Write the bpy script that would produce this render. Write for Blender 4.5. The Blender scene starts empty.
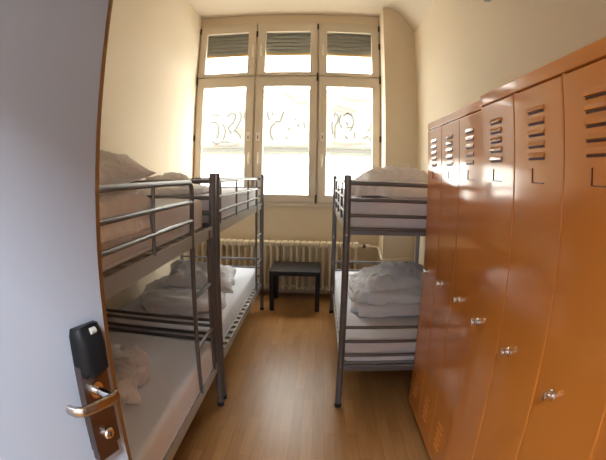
import bpy, bmesh, math, random
from mathutils import Vector, Matrix, noise
S = bpy.context.scene
COL = S.collection
PI = math.pi

# ------------------------------------------------------------------ camera
CAM_H, PITCH, YAW, ROLL = 1.4645, 0.1249, 0.0367, 0.0179
cy, sy, cp, sp = math.cos(YAW), math.sin(YAW), math.cos(PITCH), math.sin(PITCH)
Fw = Vector((-sy*cp, cy*cp, -sp)); Rt = Vector((cy, sy, 0)); Up = Rt.cross(Fw)
cr, sr = math.cos(ROLL), math.sin(ROLL)
Rt, Up = Rt*cr + Up*sr, Up*cr - Rt*sr
cam = bpy.data.cameras.new('camera')
camo = bpy.data.objects.new('camera', cam); COL.objects.link(camo)
m = Matrix((Rt, Up, -Fw)).transposed().to_4x4(); m.translation = Vector((0, 0, CAM_H))
camo.matrix_world = m
cam.type = 'PANO'                       # the photo was taken through a wide fisheye converter
cam.panorama_type = 'FISHEYE_LENS_POLYNOMIAL'
cam.sensor_fit = 'HORIZONTAL'
cam.sensor_width = 36.0; cam.sensor_height = 36.0*460/606
cam.fisheye_fov = math.radians(179)
cam.fisheye_polynomial_k0 = 0.0
cam.fisheye_polynomial_k1 = -3.94983155e-02
cam.fisheye_polynomial_k2 = 1.49543391e-04
cam.fisheye_polynomial_k3 = -2.82743197e-05
cam.fisheye_polynomial_k4 = 9.10104809e-07
cam.clip_start = 0.01; cam.clip_end = 200
S.camera = camo

# ------------------------------------------------------------------ world, light, exposure
w = bpy.data.worlds.new('sky'); S.world = w; w.use_nodes = True
bg = w.node_tree.nodes['Background']
bg.inputs[0].default_value = (1.0, 0.975, 0.93, 1)
bg.inputs[1].default_value = 8.6
S.view_settings.view_transform = 'Standard'; S.view_settings.look = 'None'
S.view_settings.gamma = 1.0; S.view_settings.use_curve_mapping = False
S.view_settings.exposure = 0.80
S.cycles.max_bounces = 14; S.cycles.diffuse_bounces = 8; S.cycles.glossy_bounces = 6
S.cycles.transparent_max_bounces = 16
S.cycles.caustics_reflective = False; S.cycles.caustics_refractive = False
S.cycles.sample_clamp_indirect = 8

def area(name, loc, rot, sx, sy_, power, col, portal=False):
    L = bpy.data.lights.new(name, 'AREA'); L.shape = 'RECTANGLE'; L.size = sx; L.size_y = sy_
    L.energy = power; L.color = col
    if portal: L.cycles.is_portal = True
    o = bpy.data.objects.new(name, L); COL.objects.link(o); o.location = loc; o.rotation_euler = rot
    return o
# sky portal in the window opening (guides the sampling of the daylight, gives no light itself)
area('window_portal', (-0.42, 5.45, 2.32), (-PI/2, 0, 0), 2.35, 2.42, 1, (1, 1, 1), True)
# corridor lamp behind the camera
area('corridor_lamp_light', (-0.05, -1.0, 2.53), (0, 0, 0), 0.30, 0.30, 64, (0.84, 0.92, 1.0))

# ------------------------------------------------------------------ helpers
def mat(name, col, rough=0.5, metal=0.0, bump=0.0, bscale=20.0, var=0.0, vscale=3.0, coat=0.0, spec=0.5, bdist=0.02, detail=3.0):
    M = bpy.data.materials.new(name); M.use_nodes = True
    nt = M.node_tree; b = nt.nodes['Principled BSDF']
    b.inputs['Base Color'].default_value = (*col, 1); b.inputs['Roughness'].default_value = rough
    b.inputs['Metallic'].default_value = metal; b.inputs['Coat Weight'].default_value = coat
    b.inputs['Specular IOR Level'].default_value = spec
    tc = nt.nodes.new('ShaderNodeTexCoord')
    if bump:
        n = nt.nodes.new('ShaderNodeTexNoise'); n.inputs['Scale'].default_value = bscale; n.inputs['Detail'].default_value = detail
        bp = nt.nodes.new('ShaderNodeBump'); bp.inputs['Strength'].default_value = bump; bp.inputs['Distance'].default_value = bdist
        nt.links.new(tc.outputs['Object'], n.inputs['Vector']); nt.links.new(n.outputs['Fac'], bp.inputs['Height'])
        nt.links.new(bp.outputs['Normal'], b.inputs['Normal'])
    if var:
        n = nt.nodes.new('ShaderNodeTexNoise'); n.inputs['Scale'].default_value = vscale; n.inputs['Detail'].default_value = 4
        r = nt.nodes.new('ShaderNodeMix'); r.data_type = 'RGBA'
        r.inputs['A'].default_value = (*[c*(1-var) for c in col], 1); r.inputs['B'].default_value = (*[min(1, c*(1+var)) for c in col], 1)
        nt.links.new(tc.outputs['Object'], n.inputs['Vector']); nt.links.new(n.outputs['Fac'], r.inputs['Factor'])
        nt.links.new(r.outputs['Result'], b.inputs['Base Color'])
    return M

class MB:
    def __init__(s): s.bm = bmesh.new()
    def box(s, x0, x1, y0, y1, z0, z1, bev=0.0, seg=2):
        r = bmesh.ops.create_cube(s.bm, size=1.0); vs = r['verts']
        for v in vs:
            v.co = Vector((x0 + (v.co.x+.5)*(x1-x0), y0 + (v.co.y+.5)*(y1-y0), z0 + (v.co.z+.5)*(z1-z0)))
        if bev:
            es = list({e for v in vs for e in v.link_edges})
            bmesh.ops.bevel(s.bm, geom=es, offset=bev, segments=seg, profile=0.5, affect='EDGES', clamp_overlap=True)
        return s
    def tube(s, pts, r, n=12, cap=True):
        pts = [Vector(p) for p in pts]; rings = []
        ref = None
        for i, p in enumerate(pts):
            d = (pts[min(i+1, len(pts)-1)] - pts[max(i-1, 0)]).normalized()
            if ref is None:
                ref = Vector((0, 0, 1)) if abs(d.z) < .9 else Vector((1, 0, 0))
            u = (ref - d*ref.dot(d)).normalized(); v = d.cross(u); ref = u
            rr = r[i] if isinstance(r, (list, tuple)) else r
            rings.append([s.bm.verts.new(p + (u*math.cos(2*PI*k/n) + v*math.sin(2*PI*k/n))*rr) for k in range(n)])
        for a, b in zip(rings, rings[1:]):
            for k in range(n):
                s.bm.faces.new((a[k], a[(k+1) % n], b[(k+1) % n], b[k]))
        if cap:
            s.bm.faces.new(rings[0][::-1]); s.bm.faces.new(rings[-1])
        return s
    def prism(s, poly, axis, a, b):
        # poly: 2D points in the two other axes (in xyz order), extruded along axis from a to b
        def mk(p, t):
            if axis == 'x': return (t, p[0], p[1])
            if axis == 'y': return (p[0], t, p[1])
            return (p[0], p[1], t)
        A = [s.bm.verts.new(mk(p, a)) for p in poly]; B = [s.bm.verts.new(mk(p, b)) for p in poly]
        n = len(poly)
        for k in range(n): s.bm.faces.new((A[k], A[(k+1) % n], B[(k+1) % n], B[k]))
        s.bm.faces.new(A[::-1]); s.bm.faces.new(B)
        return s
    def xform(s, M):
        bmesh.ops.transform(s.bm, matrix=M, verts=s.bm.verts); return s
    def build(s, name, material, parent=None, smooth=True, ang=35, wn=False):
        bmesh.ops.recalc_face_normals(s.bm, faces=s.bm.faces)
        me = bpy.data.meshes.new(name); s.bm.to_mesh(me); s.bm.free()
        me.materials.append(material)
        if smooth:
            me.polygons.foreach_set('use_smooth', [True]*len(me.polygons))
            try: me.set_sharp_from_angle(angle=math.radians(ang))
            except Exception: pass
        o = bpy.data.objects.new(name, me); COL.objects.link(o)
        if parent: o.parent = parent
        if wn:
            wm = o.modifiers.new('weighted normals', 'WEIGHTED_NORMAL'); wm.keep_sharp = True; wm.weight = 100
        return o

def tag(o, label=None, cat=None, group=None, kind=None):
    if label: o['label'] = label
    if cat: o['category'] = cat
    if group: o['group'] = group
    if kind: o['kind'] = kind
    return o
def empty(name, loc=(0, 0, 0), rz=0.0):
    o = bpy.data.objects.new(name, None); COL.objects.link(o); o.location = loc; o.rotation_euler = (0, 0, rz)
    o.empty_display_size = .1
    return o
def struct(o): o['kind'] = 'structure'; return o
def copy_tree(o, parent=None):
    c = o.copy(); COL.objects.link(c); c.parent = parent
    for ch in [x for x in o.children]: copy_tree(ch, c)
    return c
def fbm(p, sc, oc=4, seed=0.0):
    q = Vector(p)*sc + Vector((seed*7.3, seed*3.1, seed*5.7)); a, t = 1.0, 0.0
    for _ in range(oc):
        t += a*noise.noise(q); q = q*2.03; a *= .5
    return t
def ridge(p, sc, oc=3, seed=0.0):
    q = Vector(p)*sc + Vector((seed*7.3, seed*3.1, seed*5.7)); a, t = 1.0, 0.0
    for _ in range(oc):
        t += a*(1-abs(noise.noise(q))*2.2); q = q*1.9; a *= .5
    return t

# ------------------------------------------------------------------ materials
CREAM = (0.72, 0.615, 0.465)
M_wall = mat('wall_paint', CREAM, 0.75, bump=.15, bscale=90, bdist=.003, var=.03, vscale=1.2)
M_ceil = mat('ceiling_paint', (0.60, 0.52, 0.41), 0.85, bump=.1, bscale=60, bdist=.003)
M_frame = mat('window_paint', (0.64, 0.565, 0.46), 0.35, var=.03)
M_white = mat('white_plastic', (0.82, 0.78, 0.70), 0.3)
M_darkhinge = mat('dark_hinge', (0.10, 0.075, 0.05), 0.4, metal=.5)
M_rad = mat('radiator_enamel', (0.80, 0.71, 0.53), 0.35, var=.03)
M_metal = mat('grey_metal_paint', (0.16, 0.16, 0.18), 0.32, metal=.4, spec=.6)
M_beam = mat('beam_metal_lit', (0.42, 0.41, 0.40), 0.36, metal=.5)  # lighter than the posts; highlights along the beams are put into the colour
M_cap = mat('black_plastic', (0.02, 0.02, 0.022), 0.5)
M_sheet = mat('white_sheet', (0.82, 0.84, 0.92), 0.9, bump=.4, bscale=11, bdist=.012, spec=.2)
M_linen = mat('white_linen', (0.85, 0.87, 0.94), 0.9, bump=.8, bscale=13, bdist=.03, spec=.2)
M_slat = mat('slat_metal', (0.45, 0.43, 0.40), 0.45, metal=.3)
M_black = mat('black_brown_laminate', (0.014, 0.012, 0.014), 0.38, spec=.3, bump=.05, bscale=60, bdist=.002)
M_orange = mat('orange_gloss_paint', (0.66, 0.232, 0.040), 0.12, bump=.10, bscale=2.6, bdist=.05, detail=1.0, coat=.25, spec=.5)
M_shade = mat('orange_shade', (0.10, 0.03, 0.008), 0.6)  # darkened orange: shade in vent openings and along holder bars, as colour
M_chrome = mat('chrome', (0.80, 0.80, 0.82), 0.12, metal=1.0)
M_steel = mat('brushed_steel', (0.20, 0.16, 0.145), 0.34, metal=1.0, bump=.1, bscale=200, bdist=.001)
M_grip = mat('lever_steel', (0.50, 0.44, 0.40), 0.2, metal=1.0)
M_door = mat('door_paint', (0.385, 0.42, 0.50), 0.45, bump=.08, bscale=70, bdist=.003)
M_ghost = mat('door_ghost_brown', (0.33, 0.18, 0.07), 0.5, var=.15, vscale=8)  # brown of the added ghost strip along the door edge
M_reader = mat('reader_black', (0.010, 0.010, 0.011), 0.4, spec=.15)
M_grey = mat('grey_plastic', (0.42, 0.42, 0.38), 0.5)
M_shut = mat('shutter_grey', (0.22, 0.21, 0.19), 0.6, var=.1)
M_shut2 = mat('shutter_slat_fringe', (0.55, 0.34, 0.12), 0.6)  # orange lens fringe under the curtain, put into the slat's colour
M_corr = mat('corridor_paint', (0.75, 0.76, 0.78), 0.8)

def glass_mat():
    M = bpy.data.materials.new('window_glass'); M.use_nodes = True; nt = M.node_tree
    out = nt.nodes['Material Output']; nt.nodes.remove(nt.nodes['Principled BSDF'])
    t = nt.nodes.new('ShaderNodeBsdfTransparent'); t.inputs[0].default_value = (.95, .97, .96, 1)
    g = nt.nodes.new('ShaderNodeBsdfGlossy'); g.inputs['Roughness'].default_value = .02
    mx = nt.nodes.new('ShaderNodeMixShader'); mx.inputs[0].default_value = .07
    nt.links.new(t.outputs[0], mx.inputs[1]); nt.links.new(g.outputs[0], mx.inputs[2]); nt.links.new(mx.outputs[0], out.inputs[0])
    return M
M_glass = glass_mat()

def floor_mat():
    M = mat('oak_laminate', (.4, .2, .08), 0.30, spec=.26); nt = M.node_tree; b = nt.nodes['Principled BSDF']
    tc = nt.nodes.new('ShaderNodeTexCoord'); mp = nt.nodes.new('ShaderNodeMapping')
    mp.inputs['Rotation'].default_value = (0, 0, PI/2)
    br = nt.nodes.new('ShaderNodeTexBrick'); br.offset = .37; br.inputs['Scale'].default_value = 1
    br.inputs['Brick Width'].default_value = .42; br.inputs['Row Height'].default_value = .066
    br.inputs['Mortar Size'].default_value = .0007; br.inputs['Mortar Smooth'].default_value = .3
    br.inputs['Color1'].default_value = (.315, .152, .050, 1); br.inputs['Color2'].default_value = (.40, .202, .072, 1)
    br.inputs['Mortar'].default_value = (.16, .075, .03, 1); br.inputs['Bias'].default_value = 0
    nt.links.new(tc.outputs['Object'], mp.inputs[0]); nt.links.new(mp.outputs[0], br.inputs['Vector'])
    mp2 = nt.nodes.new('ShaderNodeMapping'); mp2.inputs['Scale'].default_value = (22, 1.6, 1)
    n = nt.nodes.new('ShaderNodeTexNoise'); n.inputs['Scale'].default_value = 2.2; n.inputs['Detail'].default_value = 6
    nt.links.new(tc.outputs['Object'], mp2.inputs[0]); nt.links.new(mp2.outputs[0], n.inputs['Vector'])
    rp = nt.nodes.new('ShaderNodeMapRange'); rp.inputs['To Min'].default_value = .72; rp.inputs['To Max'].default_value = 1.22
    nt.links.new(n.outputs['Fac'], rp.inputs['Value'])
    mx = nt.nodes.new('ShaderNodeMix'); mx.data_type = 'RGBA'; mx.blend_type = 'MULTIPLY'; mx.inputs['Factor'].default_value = 1
    nt.links.new(br.outputs['Color'], mx.inputs['A']); nt.links.new(rp.outputs[0], mx.inputs['B'])
    nt.links.new(mx.outputs['Result'], b.inputs['Base Color'])
    return M
M_floor = floor_mat()

# ------------------------------------------------------------------ the room
XL, XR, XN = -1.60, 1.137, 0.752          # left wall, right wall, niche edge
YF, YP, YW = -0.20, 4.888, 5.254          # door wall, pier front, window plane
ZC = 3.625
struct(MB().box(XL-.2, XR+.2, YF-.16, YW+.25, -.12, 0).build('floor', M_floor))
struct(MB().box(XL-.2, XL, YF-.16, YW+.25, 0, ZC+.2).build('wall_left', M_wall))
struct(MB().box(XR, XR+.2, YF-.16, YP+.001, 0, ZC+.2).build('wall_right', M_wall))
# back wall: pier on the right, parapet under the window, lintel above it (one mesh of the wall, window hole between)
b = MB()
b.box(XN, XR+.2, YP, YW+.25, 0, ZC+.2)
b.box(XL-.001, XN+.001, YW, YW+.25, 0, 1.125)
b.box(XL-.001, XN+.001, YW, YW+.25, 3.515, ZC+.2)
struct(b.build('wall_back', M_wall))
# ceiling with the rounded vault along the right wall
prof = [(XL-.2, ZC), (.70, ZC+.006), (.79, 3.628), (.85, 3.616), (.91, 3.592), (.965, 3.548), (1.013, 3.488), (1.06, 3.418), (1.10, 3.362), (XR+.001, 3.318), (XR+.001, ZC+.25), (XL-.2, ZC+.25)]
b = MB().prism(prof, 'y', YF-.16, YP)
b.box(XL-.2, XN+.02, YP-.001, YW+.25, ZC+.004, ZC+.25)
struct(b.build('ceiling', M_ceil, ang=25))
# door wall behind the camera with the doorway
DX0, DX1, DZ = -.665, .235, 2.06
b = MB()
b.box(XL-.001, DX0, YF-.15, YF, 0, ZC+.1); b.box(DX1, XR+.001, YF-.15, YF, 0, ZC+.1); b.box(DX0-.001, DX1+.001, YF-.15, YF, DZ, ZC+.1)
struct(b.build('wall_front', M_wall))
# corridor beyond the doorway
b = MB(); cx0, cx1, cy0, cy1 = XL, XR, -1.9, YF-.15
b.box(cx0-.1, cx0, cy0, cy1, 0, 2.7); b.box(cx1, cx1+.1, cy0, cy1, 0, 2.7); b.box(cx0-.1, cx1+.1, cy0-.1, cy0, 0, 2.7)
struct(b.build('wall_corridor', M_corr))
struct(MB().box(cx0-.1, cx1+.1, cy0-.1, cy1+.001, 2.7, 2.8).build('ceiling_corridor', M_corr))
struct(MB().box(cx0-.1, cx1+.1, cy0-.1, cy1-.005, -.12, -.001).build('floor_corridor', M_floor))
for nm, bx in (('baseboard_back', (XL, XN, YW-.012, YW, 0, .06)), ('baseboard_left', (XL, XL+.012, YF, YW, 0, .06)), ('baseboard_right', (XR-.012, XR, YF, YP, 0, .06))):
    struct(MB().box(*bx, bev=.003).build(nm, M_frame))

# ------------------------------------------------------------------ window
win = struct(empty('window_1', (0, 0, 0)))
wx0, wx1, wz0, wz1 = XL, XN, 1.125, 3.515
cols = [(-1.600, -.822), (-.822, -.039), (-.039, .752)]
glass_x = [(-1.495, -.937), (-.708, -.138), (.072, .640)]
zt, zb = 2.745, 1.137
Yi = YW           # room-side face of the fixed frame
b = MB()
fw = .035
b.box(wx0, wx0+fw, Yi, Yi+.07, wz0, wz1); b.box(wx1-fw, wx1, Yi, Yi+.07, wz0, wz1)
b.box(wx0, wx1, Yi, Yi+.07, wz1-.035, wz1); b.box(wx0, wx1, Yi, Yi+.07, wz0, wz0+.05)
for mx in (-.822, -.039): b.box(mx-.035, mx+.035, Yi+.001, Yi+.071, wz0+.05, wz1-.035)
b.box(wx0+fw, wx1-fw, Yi+.002, Yi+.072, zt-.03, zt+.03)
b.build('window_frame', M_frame, win)
sill = MB().box(XL, XN, YW-.035, YW+.01, 1.095, 1.125, bev=.006); sill.build('window_sill', M_frame, win, wn=True)
def sash(ci, top):
    x0, x1 = cols[ci]; x0 += .012 if ci else .02; x1 -= .012 if ci < 2 else .02
    z0, z1 = (zt+.008, wz1-.018) if top else (wz0+.028, zt-.008)
    gx0, gx1 = glass_x[ci]; gz0, gz1 = (2.80, 3.372) if top else (1.240, 2.605)
    y0, y1 = Yi-.028, Yi+.03
    b = MB()
    b.box(x0, gx0, y0, y1, z0, z1, bev=.006); b.box(gx1, x1, y0, y1, z0, z1, bev=.006)
    b.box(gx0-.01, gx1+.01, y0+.0005, y1, gz1, z1, bev=.006); b.box(gx0-.01, gx1+.01, y0+.0005, y1, z0, gz0, bev=.006)
    # glazing bead
    s = b.build('sash', M_frame, win, wn=True)
    MB().box(gx0-.005, gx1+.005, Yi+.004, Yi+.010, gz0-.005, gz1+.005).build('pane', M_glass, s)
    return s, (x0, x1, z0, z1, gx0, gx1, gz0, gz1)
def handle(parent, x, z, up=1, L=.11):
    b = MB()
    b.box(x-.014, x+.014, Yi-.036, Yi-.026, z-.035, z+.035, bev=.004)
    b.tube([(x, Yi-.03, z), (x, Yi-.07, z)], .008)
    b.tube([(x, Yi-.068, z+.008*up), (x, Yi-.070, z-up*.05), (x, Yi-.066, z-L*up)], [.011, .010, .008])
    b.build('handle', M_white, parent)
def lockbox(parent, x, z):
    o = MB().box(x-.022, x+.022, Yi-.040, Yi-.026, z-.055, z+.055, bev=.004).build('sash_lock', M_white, parent)
    MB().box(x-.006, x+.006, Yi-.046, Yi-.038, z-.03, z+.012, bev=.002).build('keyhole', M_darkhinge, parent)
SA = {}
for ci in range(3):
    for top in (0, 1): SA[ci, top] = sash(ci, top)
for (ci, x, z) in ((0, -.868, 3.05), (1, -.765, 3.05), (2, .022, 3.06)): handle(SA[ci, 1][0], x, z, -1, .12)
for (ci, x, z) in ((0, -.875, 1.72), (1, -.762, 1.72), (2, .020, 1.70)): handle(SA[ci, 0][0], x, z)
for (ci, x, z) in ((0, -.890, 1.955), (1, -.768, 1.955), (2, .022, 1.96)): lockbox(SA[ci, 0][0], x, z)
for (ci, top, x, z) in ((0, 1, -1.587, 3.42), (0, 1, -.826, 3.34), (0, 0, -1.592, 2.72), (0, 0, -1.592, 1.95), (1, 1, -.043, 3.44), (1, 0, -.045, 2.73), (1, 0, -.045, 1.19),
                       (2, 1, .738, 3.44), (2, 1, .738, 3.18), (2, 0, .738, 2.72), (2, 0, .738, 1.95)):
    h = .052 if z > 2.6 and z < 2.8 or z < 1.3 else .038
    MB().tube([(x, Yi-.036, z-h), (x, Yi-.036, z+h)], .012, 10).build('hinge', M_darkhinge, SA[ci, top][0])

# roller shutters outside, pulled down a little
for ci, lab in enumerate(('partly lowered dark grey roller shutter behind the upper left window pane',
                          'partly lowered dark grey roller shutter behind the upper middle window pane',
                          'partly lowered dark grey roller shutter behind the upper right window pane')):
    x0, x1 = cols[ci]
    r = tag(empty('roller_shutter', ((x0+x1)/2, YW+.13, 3.07)), lab, 'roller shutter', 'roller shutters outside the upper window panes')
    hw = (x1-x0)/2-.012; b = MB(); n = 8
    poly = []
    for k in range(n):       # one continuous curtain of curved slats, seen from inside
        z0 = .035+k*.055
        for t in range(5):
            a = t/5; poly.append((-.006-.008*math.sin(a*PI), z0+a*.052))
        poly.append((.0, z0+.053))
    back = [(.006, p[1]) for p in poly[::-1]]
    # poly is (y,z): extrude along x
    b.prism(poly+back, 'x', -hw, hw).build('curtain', M_shut, r)
    MB().box(-hw, hw, -.012, .008, 0, .033, bev=.003).build('end_slat', M_shut2, r)

# ------------------------------------------------------------------ house across the street
M_fac = mat('facade_plaster', (0.118, 0.110, 0.096), 0.9, var=.10, vscale=.8)
M_fac2 = mat('facade_white', (0.85, 0.83, 0.80), 0.9)
M_band = mat('facade_ledge', (0.075, 0.075, 0.06), 0.9, var=.15, vscale=6)
M_graf = mat('graffiti_paint', (0.030, 0.028, 0.02), 0.9, var=.3, vscale=9)
M_graf2 = mat('graffiti_pink', (0.092, 0.072, 0.060), 0.9, var=.2, vscale=5)
YFAC = 11.0
hs = struct(empty('facade_building', (0, YFAC, 0)))
MB().box(-9, 8, .06, .4, -3.5, 2.08).build('wall', M_fac2, hs)
MB().box(-9, 8, 0.05, .4, 2.08, 3.78).build('wall', M_fac, hs)
MB().box(-9, 8, 0.05, .4, 3.78, 5.1).build('wall', M_fac2, hs)
MB().box(-9, 8, -.05, .1, 2.02, 2.10, bev=.01).build('ledge', M_band, hs)
b = MB().box(-9, 8, 0.0, .1, 2.20, 2.235).build('ledge', M_band, hs)
struct(MB().box(-12, 12, YW+.4, YFAC+.3, -3.6, -3.5).build('ground_street', M_fac2))
# graffiti: loose unreadable strokes on the facade
def stroke(pts, r=.021, m_=None, nm='graffiti_stroke'):
    P = [Vector(p) for p in pts]; out = []
    for i in range(len(P)-1):
        a = P[max(i-1, 0)]; b_ = P[i]; c = P[i+1]; d = P[min(i+2, len(P)-1)]
        for k in range(5):
            t = k/5
            out.append(.5*((2*b_)+(c-a)*t+(2*a-5*b_+4*c-d)*t*t+(3*b_-a-3*c+d)*t**3))
    out.append(P[-1])
    b = MB(); L = []; R = []
    for i, p in enumerate(out):
        d = (out[min(i+1, len(out)-1)]-out[max(i-1, 0)]); d = d.normalized() if d.length > 1e-6 else Vector((1, 0))
        nrm = Vector((-d.y, d.x))*r*(.6+.4*math.sin(i*.9)**2)
        L.append(b.bm.verts.new((p.x+nrm.x, .047, p.y+nrm.y))); R.append(b.bm.verts.new((p.x-nrm.x, .047, p.y-nrm.y)))
    for i in range(len(L)-1): b.bm.faces.new((L[i], L[i+1], R[i+1], R[i]))
    b.build(nm, m_ or M_graf, hs, smooth=False)
def px(u, v):    # photo position -> spot on the facade plane
    return ((u-290)*.02615-.775, 1.4645+(174-v)*.0259)
G = [[(209, 112), (213, 110), (217, 112)], [(208, 119), (213, 118), (216, 122), (217, 128), (215, 136)], [(222, 137), (224, 128), (221, 120)],
     [(225, 113), (230, 109), (234, 112), (232, 119), (227, 125), (231, 131)], [(238, 108), (240, 113), (238, 120), (234, 127)], [(244, 108), (243, 113), (246, 119)],
     [(232, 127), (238, 131), (240, 136)], [(210, 138), (215, 141), (222, 139), (230, 140)],
     [(267, 108), (267, 113), (269, 117)], [(272, 109), (271, 112)], [(283, 108), (281, 114), (279, 119), (274, 118)], [(275, 120), (271, 124), (270, 131), (273, 138)],
     [(288, 125), (289, 128)], [(294, 116), (296, 117)], [(297, 121), (298, 124)], [(286, 134), (287, 137)], [(303, 119), (304, 125)],
     [(333, 113), (334, 109), (337, 113), (336, 119), (334, 123), (334, 136)], [(340, 110), (338, 118), (341, 124)], [(331, 118), (331, 124), (332, 131)],
     [(342, 112), (346, 109), (351, 112), (352, 120), (349, 127)], [(345, 118), (347, 122)], [(345, 124), (351, 123)], [(344, 132), (347, 136)],
     [(353, 128), (354, 135)], [(362, 135), (366, 132), (370, 136)], [(366, 127), (370, 122), (371, 116)], [(371, 136), (374, 135)]]
for g in G: stroke([px(*p) for p in g])
for g in [[(333, 101), (345, 104), (357, 107)], [(330, 105), (340, 107), (352, 109)], [(284, 90), (290, 93), (293, 97)], [(340, 92), (350, 95), (366, 94)], [(212, 142), (224, 144), (240, 141)],
          [(235, 128), (240, 127), (242, 134)], [(296, 98), (302, 100), (306, 98)], [(330, 140), (345, 141), (365, 139)]]: stroke([px(*p) for p in g], .05, M_graf2)
stroke([px(240, 171), px(242, 170), px(242, 179)], .02)

# ------------------------------------------------------------------ radiator and pipe
rad = tag(empty('radiator', (-.5, 5.12, .05)), 'cream cast iron column radiator below the window', 'radiator')
pitch = .0782; xs = [-1.50+pitch*k for k in range(26)]
for i, x in enumerate(xs):
    b = MB(); X = x+.5
    for yy in (-.055, .0, .055):
        b.tube([(X, yy, .075), (X, yy, .57)], .0165, 10)
    b.box(X-.030, X+.030, -.075, .075, .035, .085, bev=.02, seg=3); b.box(X-.036, X+.036, -.072, .072, .568, .634, bev=.016, seg=3)
    b.build('section', M_rad, rad)
b = MB(); b.tube([(xs[0]+.46, 0, .60), (xs[-1]+.54, 0, .60)], .02); b.tube([(xs[0]+.46, 0, .06), (xs[-1]+.54, 0, .06)], .02)
for X in (xs[1]+.54, xs[12]+.54, xs[-2]+.54): b.box(X-.012, X+.012, -.02, .02, -.05, .05)
b.build('manifold', M_rad, rad)
pp = tag(empty('radiator_pipe', (.52, 5.12, 0)), 'thin cream heating pipe bending from the radiator along the wall pier', 'pipe')
o = [(0, 0, .64), (.10, 0, .635), (.17, .005, .632), (.205, -.005, .628), (.216, -.05, .615), (.216, -.22, .545), (.222, -.268, .53), (.26, -.28, .525), (.56, -.28, .555)]
MB().tube(o, .013, 10).build('pipe', M_rad, pp)
b = MB(); b.tube([(.02, 0, .64), (.055, 0, .64)], .024); b.build('valve', M_darkhinge, pp)
MB().tube([(.055, 0, .64), (.10, 0, .637)], .026).build('valve_cap', M_white, pp)
MB().tube([(-.027, 0, .64), (.02, 0, .64)], .018).build('union', M_rad, pp)

# ------------------------------------------------------------------ low black table
tb = tag(empty('side_table', (-.246, 4.755, 0)), 'low square black side table in front of the radiator', 'table')
MB().box(-.275, .275, -.275, .275, .40, .449, bev=.002).build('tabletop', M_black, tb, wn=True)
for sx in (-1, 1):
    for s2 in (-1, 1):
        MB().box(sx*.2735-(.05 if sx > 0 else 0), sx*.2735+(.05 if sx < 0 else 0), s2*.2735-(.05 if s2 > 0 else 0), s2*.2735+(.05 if s2 < 0 else 0), 0, .40, bev=.0015).build('leg', M_black, tb, wn=True)

# ------------------------------------------------------------------ bunk beds
HP = 1.4753; LB = 2.035; BW = .915; PR = .0205
def arc_rail(y0, y1, z, r=.055, zend=1.15):
    p = [(0, y0, z), (0, y1-r, z)]
    for k in range(1, 7):
        a = k/6*PI/2; p.append((0, y1-r+r*math.sin(a), z-r+r*math.cos(a)))
    p.append((0, y1, zend)); return p
def make_bunk(x, y, sgn, ladder, label):
    # origin: foot of the near post on the aisle side; +y runs along the bed, the wall side is at sgn*BW
    r = tag(empty('bunk_bed', (x, y, 0)), label, 'bunk bed', 'grey metal bunk beds')
    for px_ in (0, sgn*BW):
        for py in (0, LB):
            p = MB().tube([(px_, py, .012), (px_, py, HP-.004), (px_, py, HP)], [PR, PR, PR-.004], 16).build('post', M_metal, r)
            MB().tube([(px_, py, 0), (px_, py, .03)], PR+.0025, 14).build('foot_cap', M_cap, p)
            MB().tube([(px_, py, HP-.002), (px_, py, HP+.004)], PR-.003, 12).build('end_cap', M_cap, p)
            so = -1 if py == 0 else 1
            for zz in (1.138, .308):
                MB().tube([(px_, py+so*(PR-.004), zz), (px_, py+so*(PR+.002), zz)], .0055, 8).build('bolt', M_chrome, p)
    for py in (0, LB):
        for z, rr in ((1.433, .0125), (1.338, .0105), (1.249, .0105), (1.172, .0105), (.573, .0105), (.479, .0105), (.385, .0105), (.306, .0125)):
            MB().tube([(sgn*.015, py, z), (sgn*(BW-.015), py, z)], rr, 12).build('end_rail', M_metal, r)
        for z in (1.150, .285):
            MB().box(min(0, sgn*BW)+.015, max(0, sgn*BW)-.015, py-.006, py+.006, z-.012, z+.012).build('cross_bar', M_metal, r)
    for px_ in (0, sgn*BW):
        for z0, z1 in ((1.118, 1.180), (.270, .330)):
            b = MB(); s_ = sgn if px_ == 0 else -sgn
            # L-profile: upright flange and inner ledge
            b.box(px_-.0035, px_+.0035, .012, LB-.012, z0, z1, bev=.001)
            b.box(min(px_, px_+s_*.03), max(px_, px_+s_*.03), .012, LB-.012, z0, z0+.004)
            b.build('side_beam', M_beam, r, wn=True)
    for z in (1.168, .318):
        b = MB(); n = 18
        for k in range(n):
            yy = .06+k*(LB-.12)/(n-1)
            b.box(min(sgn*.004, sgn*(BW-.004)), max(sgn*.004, sgn*(BW-.004)), yy-.026, yy+.026, z-.010, z+.004)
        for xx in (.24, .5, .76): b.box(min(sgn*BW*xx-.012, sgn*BW*xx+.012), max(sgn*BW*xx-.012, sgn*BW*xx+.012), .02, LB-.02, z-.03, z-.0105)
        b.build('slat_base', M_slat, r)
    # guard rail on the aisle side
    ly = 1.660 if ladder == 'far' else .02
    g = empty('guard_rail', (0, 0, 0)); g.parent = r
    e0, e1 = (.05, 1.63)
    MB().tube(arc_rail(e0-.035, e1, 1.435), .0115, 12).build('top_rail', M_metal, g)
    for z in (1.340, 1.250): MB().tube([(0, e0-.035, z), (0, e1, z)], .0095, 10).build('rail', M_metal, g)
    for yy in (.10, .62, 1.13):
        MB().tube([(0.0, yy, 1.435), (0.0, yy, 1.172)], .0075, 8).build('strut', M_metal, g)
    # ladder at the far end
    l = empty('ladder', (0, 0, 0)); l.parent = r
    MB().tube([(0, 1.63, 1.165), (0, 1.63, .318)], .0115, 12).build('upright', M_metal, l)
    MB().tube([(0, 1.945, 1.165), (0, 1.945, .318)], .0115, 12).build('upright', M_metal, l)
    for z in (.862, .588): MB().tube([(0, 1.63, z), (0, 1.945, z)], .0105, 10).build('rung', M_metal, l)
    return r
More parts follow.
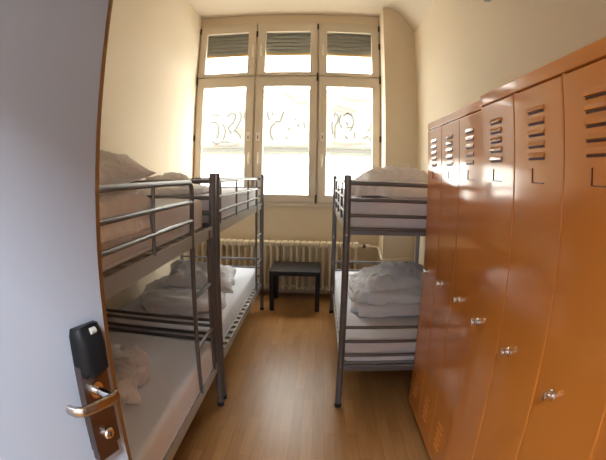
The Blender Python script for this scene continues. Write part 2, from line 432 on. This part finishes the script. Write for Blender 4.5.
make_bunk(-.605, 2.3666-LB, -1, 'far', 'grey metal bunk bed on the left nearest the open door, pillows on it')
make_bunk(-.605, 2.4661, -1, 'far', 'grey metal bunk bed on the left standing between the other left bunk and the window')
rb = make_bunk(.1603, 2.4338, 1, 'far', 'grey metal bunk bed on the right between the orange lockers and the window')

# ------------------------------------------------------------------ bedding
def mattress(x0, x1, y0, y1, z0, z1, label, seed):
    b = MB(); nx, ny, nz = 14, 28, 4
    W, D, H = x1-x0, y1-y0, z1-z0
    r = tag(empty('mattress', ((x0+x1)/2, (y0+y1)/2, z0)), label, 'mattress', 'sheeted mattresses on the bunk beds')
    b.box(-W/2, W/2, -D/2, D/2, 0, H, bev=.028, seg=4)
    bmesh.ops.subdivide_edges(b.bm, edges=[e for e in b.bm.edges if e.calc_length() > .3], cuts=16, use_grid_fill=True)
    for v in b.bm.verts:
        n = fbm(v.co, 5, 3, seed)*.006
        if v.co.z > .02: v.co += Vector((n, n*.6, n if v.co.z > H*.7 else 0))
    b.build('sheet', M_sheet, r, ang=60)
    c = MB()                                  # elastic hem of the fitted sheet, tucked round the lower edge
    q = [(-W/2+.006, -D/2+.03, .012), (-W/2+.03, -D/2+.006, .012), (W/2-.03, -D/2+.006, .012), (W/2-.006, -D/2+.03, .012), (W/2-.006, D/2-.03, .012), (W/2-.03, D/2-.006, .012), (-W/2+.03, D/2-.006, .012), (-W/2+.006, D/2-.03, .012), (-W/2+.006, -D/2+.03, .012)]
    c.tube(q, .008, 8).build('hem', M_sheet, r)
    return r
def pillow(loc, size, rot, seed, label, amp=.044, grp='white pillows'):
    W, D, H = size; n = 44; b = MB(); top = []; bot = []
    for i in range(n+1):
        T, B = [], []
        for j in range(n+1):
            u, v = -1+2*i/n, -1+2*j/n
            x = W/2*u*(.90+.10*v*v); y = D/2*v*(.90+.10*u*u)
            h = max(0, (1-abs(u)**2.6)*(1-abs(v)**2.6))**.62
            p = Vector((x, y, 0)); e = min(1, 2.2*h)
            wr = (ridge(p+Vector((fbm(p, 4, 2, seed)*.12, fbm(p, 4, 2, seed+9)*.12, 0)), 6.5, 3, seed)*amp*.62 + fbm(p, 13, 3, seed+2)*amp*.45)*e
            T.append(b.bm.verts.new((x, y, H*.62*h + wr + .004 + .012*fbm(p, 3, 2, seed+5)*(1-e))))
            B.append(b.bm.verts.new((x, y, -H*.38*h - .004)) if 0 < i < n and 0 < j < n else T[-1])
        top.append(T); bot.append(B)
    for i in range(n):
        for j in range(n):
            b.bm.faces.new((top[i][j], top[i+1][j], top[i+1][j+1], top[i][j+1]))
            q = (bot[i][j], bot[i][j+1], bot[i+1][j+1], bot[i+1][j])
            if len(set(q)) == 4 and not (set(q) == {top[i][j], top[i+1][j], top[i+1][j+1], top[i][j+1]}): b.bm.faces.new(q)
    o = b.build('pillow', M_linen, None, ang=80)
    o.location = loc; o.rotation_euler = rot
    return tag(o, label, 'pillow', grp)
def se(a, e): return math.copysign(abs(a)**e, a)
def slab(b, c, size, seed, amp, e1=.45, e2=.30, sc=4.0, nu=110, nv=40):
    W, D, H = size; rows = []
    for j in range(nv+1):
        ph = -PI/2+PI*j/nv; row = []
        for i in range(nu):
            th = 2*PI*i/nu; k = abs(math.cos(ph))**e1
            p = Vector((W/2*se(math.cos(th), e2)*k, D/2*se(math.sin(th), e2)*k, H/2*se(math.sin(ph), e1)))
            q = p+Vector(c)
            d = Vector((p.x/W, p.y/D, p.z/H*.8)).normalized()
            qw = q+Vector((fbm(q, 3, 2, seed)*.10, fbm(q, 3, 2, seed+9)*.10, 0)); a = ridge(qw, sc*1.3, 3, seed)*amp*.8+fbm(q, sc*3, 3, seed+3)*amp*.5
            if p.z < -H*.3: a *= .15
            row.append(b.bm.verts.new(q+d*a))
        rows.append(row)
    for r0, r1 in zip(rows, rows[1:]):
        for i in range(nu):
            try: b.bm.faces.new((r0[i], r0[(i+1) % nu], r1[(i+1) % nu], r1[i]))
            except ValueError: pass
def duvet(loc, rz, slabs, seed, label, amp=.014, sc=4.0, **k):
    b = MB()
    for i, (c, s) in enumerate(slabs): slab(b, c, s, seed+i*1.7, amp, sc=sc, **k)
    bmesh.ops.remove_doubles(b.bm, verts=b.bm.verts, dist=1e-5)
    o = b.build('duvet', M_linen, None, ang=80); o.location = loc; o.rotation_euler = (0, 0, rz)
    return tag(o, label, 'duvet', 'white duvets')

YN0, YN1 = .36, 2.335; YF0, YF1 = 2.495, 4.47; YR0, YR1 = 2.465, 4.44
ZU0, ZU1, ZL0, ZL1 = 1.173, 1.335, .323, .485
mattress(-1.49, -.650, YN0, YN1, ZU0, ZU1, 'mattress with pale sheet on the upper berth of the left bunk nearest the door', 1)
mattress(-1.49, -.611, YN0, YN1, ZL0, ZL1, 'mattress with pale sheet on the lower berth of the left bunk nearest the door', 2)
mattress(-1.49, -.640, YF0, YF1, ZU0, ZU1, 'mattress on the upper berth of the left bunk next to the window', 3)
mattress(-1.49, -.645, YF0, YF1, ZL0, ZL1, 'mattress on the lower berth of the left bunk next to the window', 4)
mattress(.186, 1.04, YR0, YR1, ZU0, ZU1, 'mattress on the upper berth of the right bunk beside the orange lockers', 5)
mattress(.172, 1.04, YR0, YR1, ZL0, ZL1, 'mattress on the lower berth of the right bunk beside the orange lockers', 6)

# left bunk nearest the door, upper berth
duvet((-1.06, 1.06, ZU1+.003), 0, [((0, 0, .045), (.80, .92, .080)), ((.418, 0, -.012), (.036, .88, .15))], 11, 'white folded duvet hanging over the edge of the left upper berth nearest the door', amp=.022, sc=6)
pillow((-1.07, 1.42, ZU1+.122), (.66, .66, .15), (.05, -.01, -.22), 12, 'big white pillow lying highest, on the upper berth nearest the open door')
# left bunk nearest the door, lower berth
duvet((-1.12, 1.62, ZL1), .3, [((0, 0, .05), (.58, .62, .11))], 21, 'crumpled white duvet on the lower left berth behind the door lock', amp=.045, sc=6, e2=.75)
# left bunk near the window, upper berth
duvet((-1.12, 3.02, ZU1), 0, [((0, 0, .025), (.62, .55, .045))], 31, 'folded white duvet on the left upper berth next to the window', amp=.02)
pillow((-1.12, 3.02, ZU1+.068), (.38, .36, .065), (0, 0, .2), 32, 'white pillow on the left upper berth next to the window')
# left bunk near the window, lower berth
duvet((-1.02, 3.22, ZL1), .2, [((-.05, -.05, .045), (.62, .85, .09)), ((.17, .50, .045), (.36, .60, .09))], 41, 'rumpled white duvet on the lower left berth next to the window', amp=.032, sc=4.5, e2=.6)
pillow((-1.0, 3.42, ZL1+.122), (.58, .66, .13), (.05, .12, .25), 42, 'white pillow on the rumpled duvet, lower left berth next to the window')
# right bunk, upper berth
duvet((.62, 3.12, ZU1+.002), 0, [((0, 0, .045), (.74, .62, .085))], 51, 'folded white duvet on the upper berth of the right bunk', amp=.036)
pillow((.56, 3.15, ZU1+.112), (.54, .52, .105), (0, 0, .1), 52, 'white pillow on the upper berth of the right bunk, rising over the top rail')
# right bunk, lower berth
duvet((.655, 3.20, ZL1+.002), -.02, [((0, 0, .045), (.74, .66, .090)), ((-.01, .02, .130), (.73, .62, .090))], 61, 'thick folded white duvet on the lower berth of the right bunk', amp=.036)
pillow((.64, 3.24, ZL1+.180), (.66, .56, .165), (.06, -.03, .12), 62, 'puffy white pillow on top of the folded duvet on the lower right berth')

# ------------------------------------------------------------------ orange lockers
def louver(b, y, z, wid, hgt=.010, out=.007):
    # pressed hood, open below
    ys = (y-wid/2, y+wid/2)
    A = [(-.001, z+hgt), (-out, z-hgt*.2), (-out, z-hgt*.45), (-.001, z-hgt*.45)]
    b.prism(A, 'y', ys[0], ys[1])
def bank(x, yfar, w, label, koff):
    # origin: front lower corner at the far end; the doors follow each other towards the camera
    D = XR-.012-x; H = 1.7984; r = tag(empty('locker', (x, yfar, 0)), label, 'locker', 'orange locker banks')
    L = 3*w
    b = MB()
    b.box(.016, D, -L, 0, .055, H, bev=.003)
    b.box(.0005, .02, -L, 0, 1.757, H, bev=.004, seg=3)
    b.box(.0005, .02, -L, 0, .055, .098, bev=.003)
    for k in range(4):
        yy = -k*w; hw = .007
        b.box(.006, .02, max(-L, yy-hw), min(0, yy+hw), .095, 1.76)
    b.build('body', M_orange, r, wn=True)
    MB().box(.05, D-.02, -L+.02, -.02, 0, .056).build('plinth', M_cap, r)
    for k in range(3):
        y1, y0 = -k*w-.003, -(k+1)*w+.003; yc = (y0+y1)/2
        b = MB(); b.box(0, .014, y0, y1, .102, 1.751, bev=.003, seg=3)
        for q in range(5):
            louver(b, yc, 1.683-.0327*q, .098); louver(b, yc, .315-.034*q, .085)
        d = b.build('door', M_orange, r, wn=True)
        for zz, ww, dz in ((1.683, .094, .0327), (.315, .081, .034)):
            s = MB()
            for q in range(5): s.box(-.0012, .003, yc-ww/2, yc+ww/2, zz-dz*q-.0115, zz-dz*q-.0050)
            s.build('vent_shade', M_shade, d)  # dark strips painted for the shade in the openings under the hoods
        h = MB(); h.box(-.0025, .002, yc+.021, yc+.024, 1.4785, 1.518); h.box(-.0025, .002, yc-.046, yc+.024, 1.4765, 1.479)
        h.build('card_holder', M_shade, d)  # bars coloured dark for the shadow lines of the orange holder
        ky, kz = -k*w-koff, .963
        kb = MB(); kb.tube([(.004, ky, kz), (-.004, ky, kz), (-.006, ky, kz)], [.0155, .0155, .013], 18)
        kb.tube([(-.004, ky, kz), (-.022, ky, kz), (-.026, ky, kz)], [.0095, .0095, .008], 16)
        kb.box(-.030, -.020, ky-.004, ky+.004, kz-.013, kz+.013, bev=.002)
        kb.build('knob', M_chrome, d)
    return r
bank(.6211, 2.398, .2914, 'glossy orange three-door locker bank next to the end of the right bunk bed', .125)
bank(.5992, 1.486, .2930, 'glossy orange three-door locker bank nearest the camera, with the widest-looking doors', .090)

# ------------------------------------------------------------------ open door with its electronic lock
A18 = math.radians(18); t = Vector((math.sin(A18), math.cos(A18), 0)); az = math.radians(-30.6)
E_ = Vector((math.sin(az), math.cos(az), 0))*.75; LW = .845
dr = struct(empty('door_1', E_-t*LW, PI/2-A18))
MB().box(0, LW, 0, .028, .008, 2.03, bev=.0015).build('door_leaf', M_door, dr, wn=True)
MB().box(.01, LW+.032, .024, .042, .008, 2.045, bev=.002).build('door_back_ghost_edge', M_ghost, dr)  # rear layer of the leaf; brown overhang added for a blurred double-image ghost
lk = empty('door_lock', (LW, 0, 0)); lk.parent = dr          # local: x = -(distance from edge), -y = out of the door
b = MB(); b.box(-.090, -.024, -.018, .001, .968, 1.150, bev=.002); b.box(-.088, -.034, -.0175, .001, .945, .975, bev=.0015)
b.build('lock_plate', M_steel, lk, wn=True)
# reader housing, bulging and rounded at the top
b = MB(); n = 14; side = []
def outl(k):
    a = k/n; z = 1.132+a*.086; out = .022+.014*math.sin(min(1, (1-a)*2.2+.0)*PI/2) if a > .0 else .022
    return z, out
rows = []
for k in range(n+1):
    z, out = outl(k); row = []
    for q in range(9):
        u = -1+q/4; row.append(b.bm.verts.new((-.0565+.0325*u*(1 if k < n-2 else 1-.06*(k-n+2)), -out*(1-.45*abs(u)**5), z+(.006*(1-u*u) if k == n else 0)-(.012*(1-u*u) if k == 0 else 0))))
    rows.append(row)
for r0, r1 in zip(rows, rows[1:]):
    for q in range(8): b.bm.faces.new((r0[q], r0[q+1], r1[q+1], r1[q]))
back = []
for row in rows: back.append((b.bm.verts.new((row[0].co.x, 0, row[0].co.z)), b.bm.verts.new((row[-1].co.x, 0, row[-1].co.z))))
for k in range(n):
    b.bm.faces.new((rows[k][0], rows[k+1][0], back[k+1][0], back[k][0])); b.bm.faces.new((rows[k][-1], back[k][1], back[k+1][1], rows[k+1][-1]))
b.bm.faces.new(rows[-1]+[back[-1][1], back[-1][0]]); b.bm.faces.new(rows[0][::-1]+[back[0][0], back[0][1]])
b.build('card_reader', M_reader, lk, ang=50)
MB().tube([(-.048, -.026, 1.212), (-.060, -.026, 1.212)], .006, 10).build('reader_light', M_grey, lk)
b = MB(); b.tube([(-.062, -.017, 1.098), (-.062, -.022, 1.098)], .016, 18); b.tube([(-.062, -.018, 1.098), (-.062, -.062, 1.098)], .009, 14)
lv = b.build('lever_handle', M_chrome, lk)
b = MB(); b.tube([(-.052, -.062, 1.098), (-.066, -.066, 1.098), (-.10, -.066, 1.099), (-.125, -.064, 1.100), (-.136, -.060, 1.100), (-.143, -.050, 1.100), (-.145, -.036, 1.100)], [.0075, .0075, .007, .007, .007, .007, .0065], 14)
b.xform(Matrix.Translation((0, 0, 1.099)) @ Matrix.Diagonal((1, 1, 1.45, 1)) @ Matrix.Translation((0, 0, -1.099)))
b.build('lever_grip', M_grip, lv)
b = MB(); b.tube([(-.056, -.012, 1.000), (-.056, -.024, 1.000), (-.056, -.027, 1.000)], [.0125, .0125, .010], 18); b.build('lock_cylinder', M_chrome, lk)
MB().box(-.058, -.054, -.0285, -.026, .995, 1.005).build('key_slot', M_cap, lk)

# ------------------------------------------------------------------ small things on the walls
q = tag(empty('wall_fixture', (XR, 2.47, 2.735)), 'small pale fixture high on the right wall above the lockers', 'wall fixture')
MB().box(-.05, 0, -.01, .05, -.02, .05, bev=.012, seg=3).build('housing', M_grey, q)
MB().tube([(-.02, -.05, .02), (-.02, -.02, .02)], .02, 14).build('socket', M_darkhinge, q)
q = tag(empty('shutter_crank', (-.755, 5.225, .80)), 'thin grey crank rod hanging on the wall under the window', 'crank rod')
MB().tube([(0, 0, .0), (0, 0, .19)], .010, 8).build('rod', M_grey, q)
MB().box(-.014, .014, -.012, .029, .18, .21, bev=.004).build('bracket', M_grey, q)
# corridor lamp behind the camera
q = tag(empty('ceiling_lamp', (-.05, -1.0, 2.7)), 'round white ceiling lamp in the corridor outside the door', 'lamp')
MB().tube([(0, 0, 0), (0, 0, -.05)], .20, 28).build('lamp_base', M_white, q)
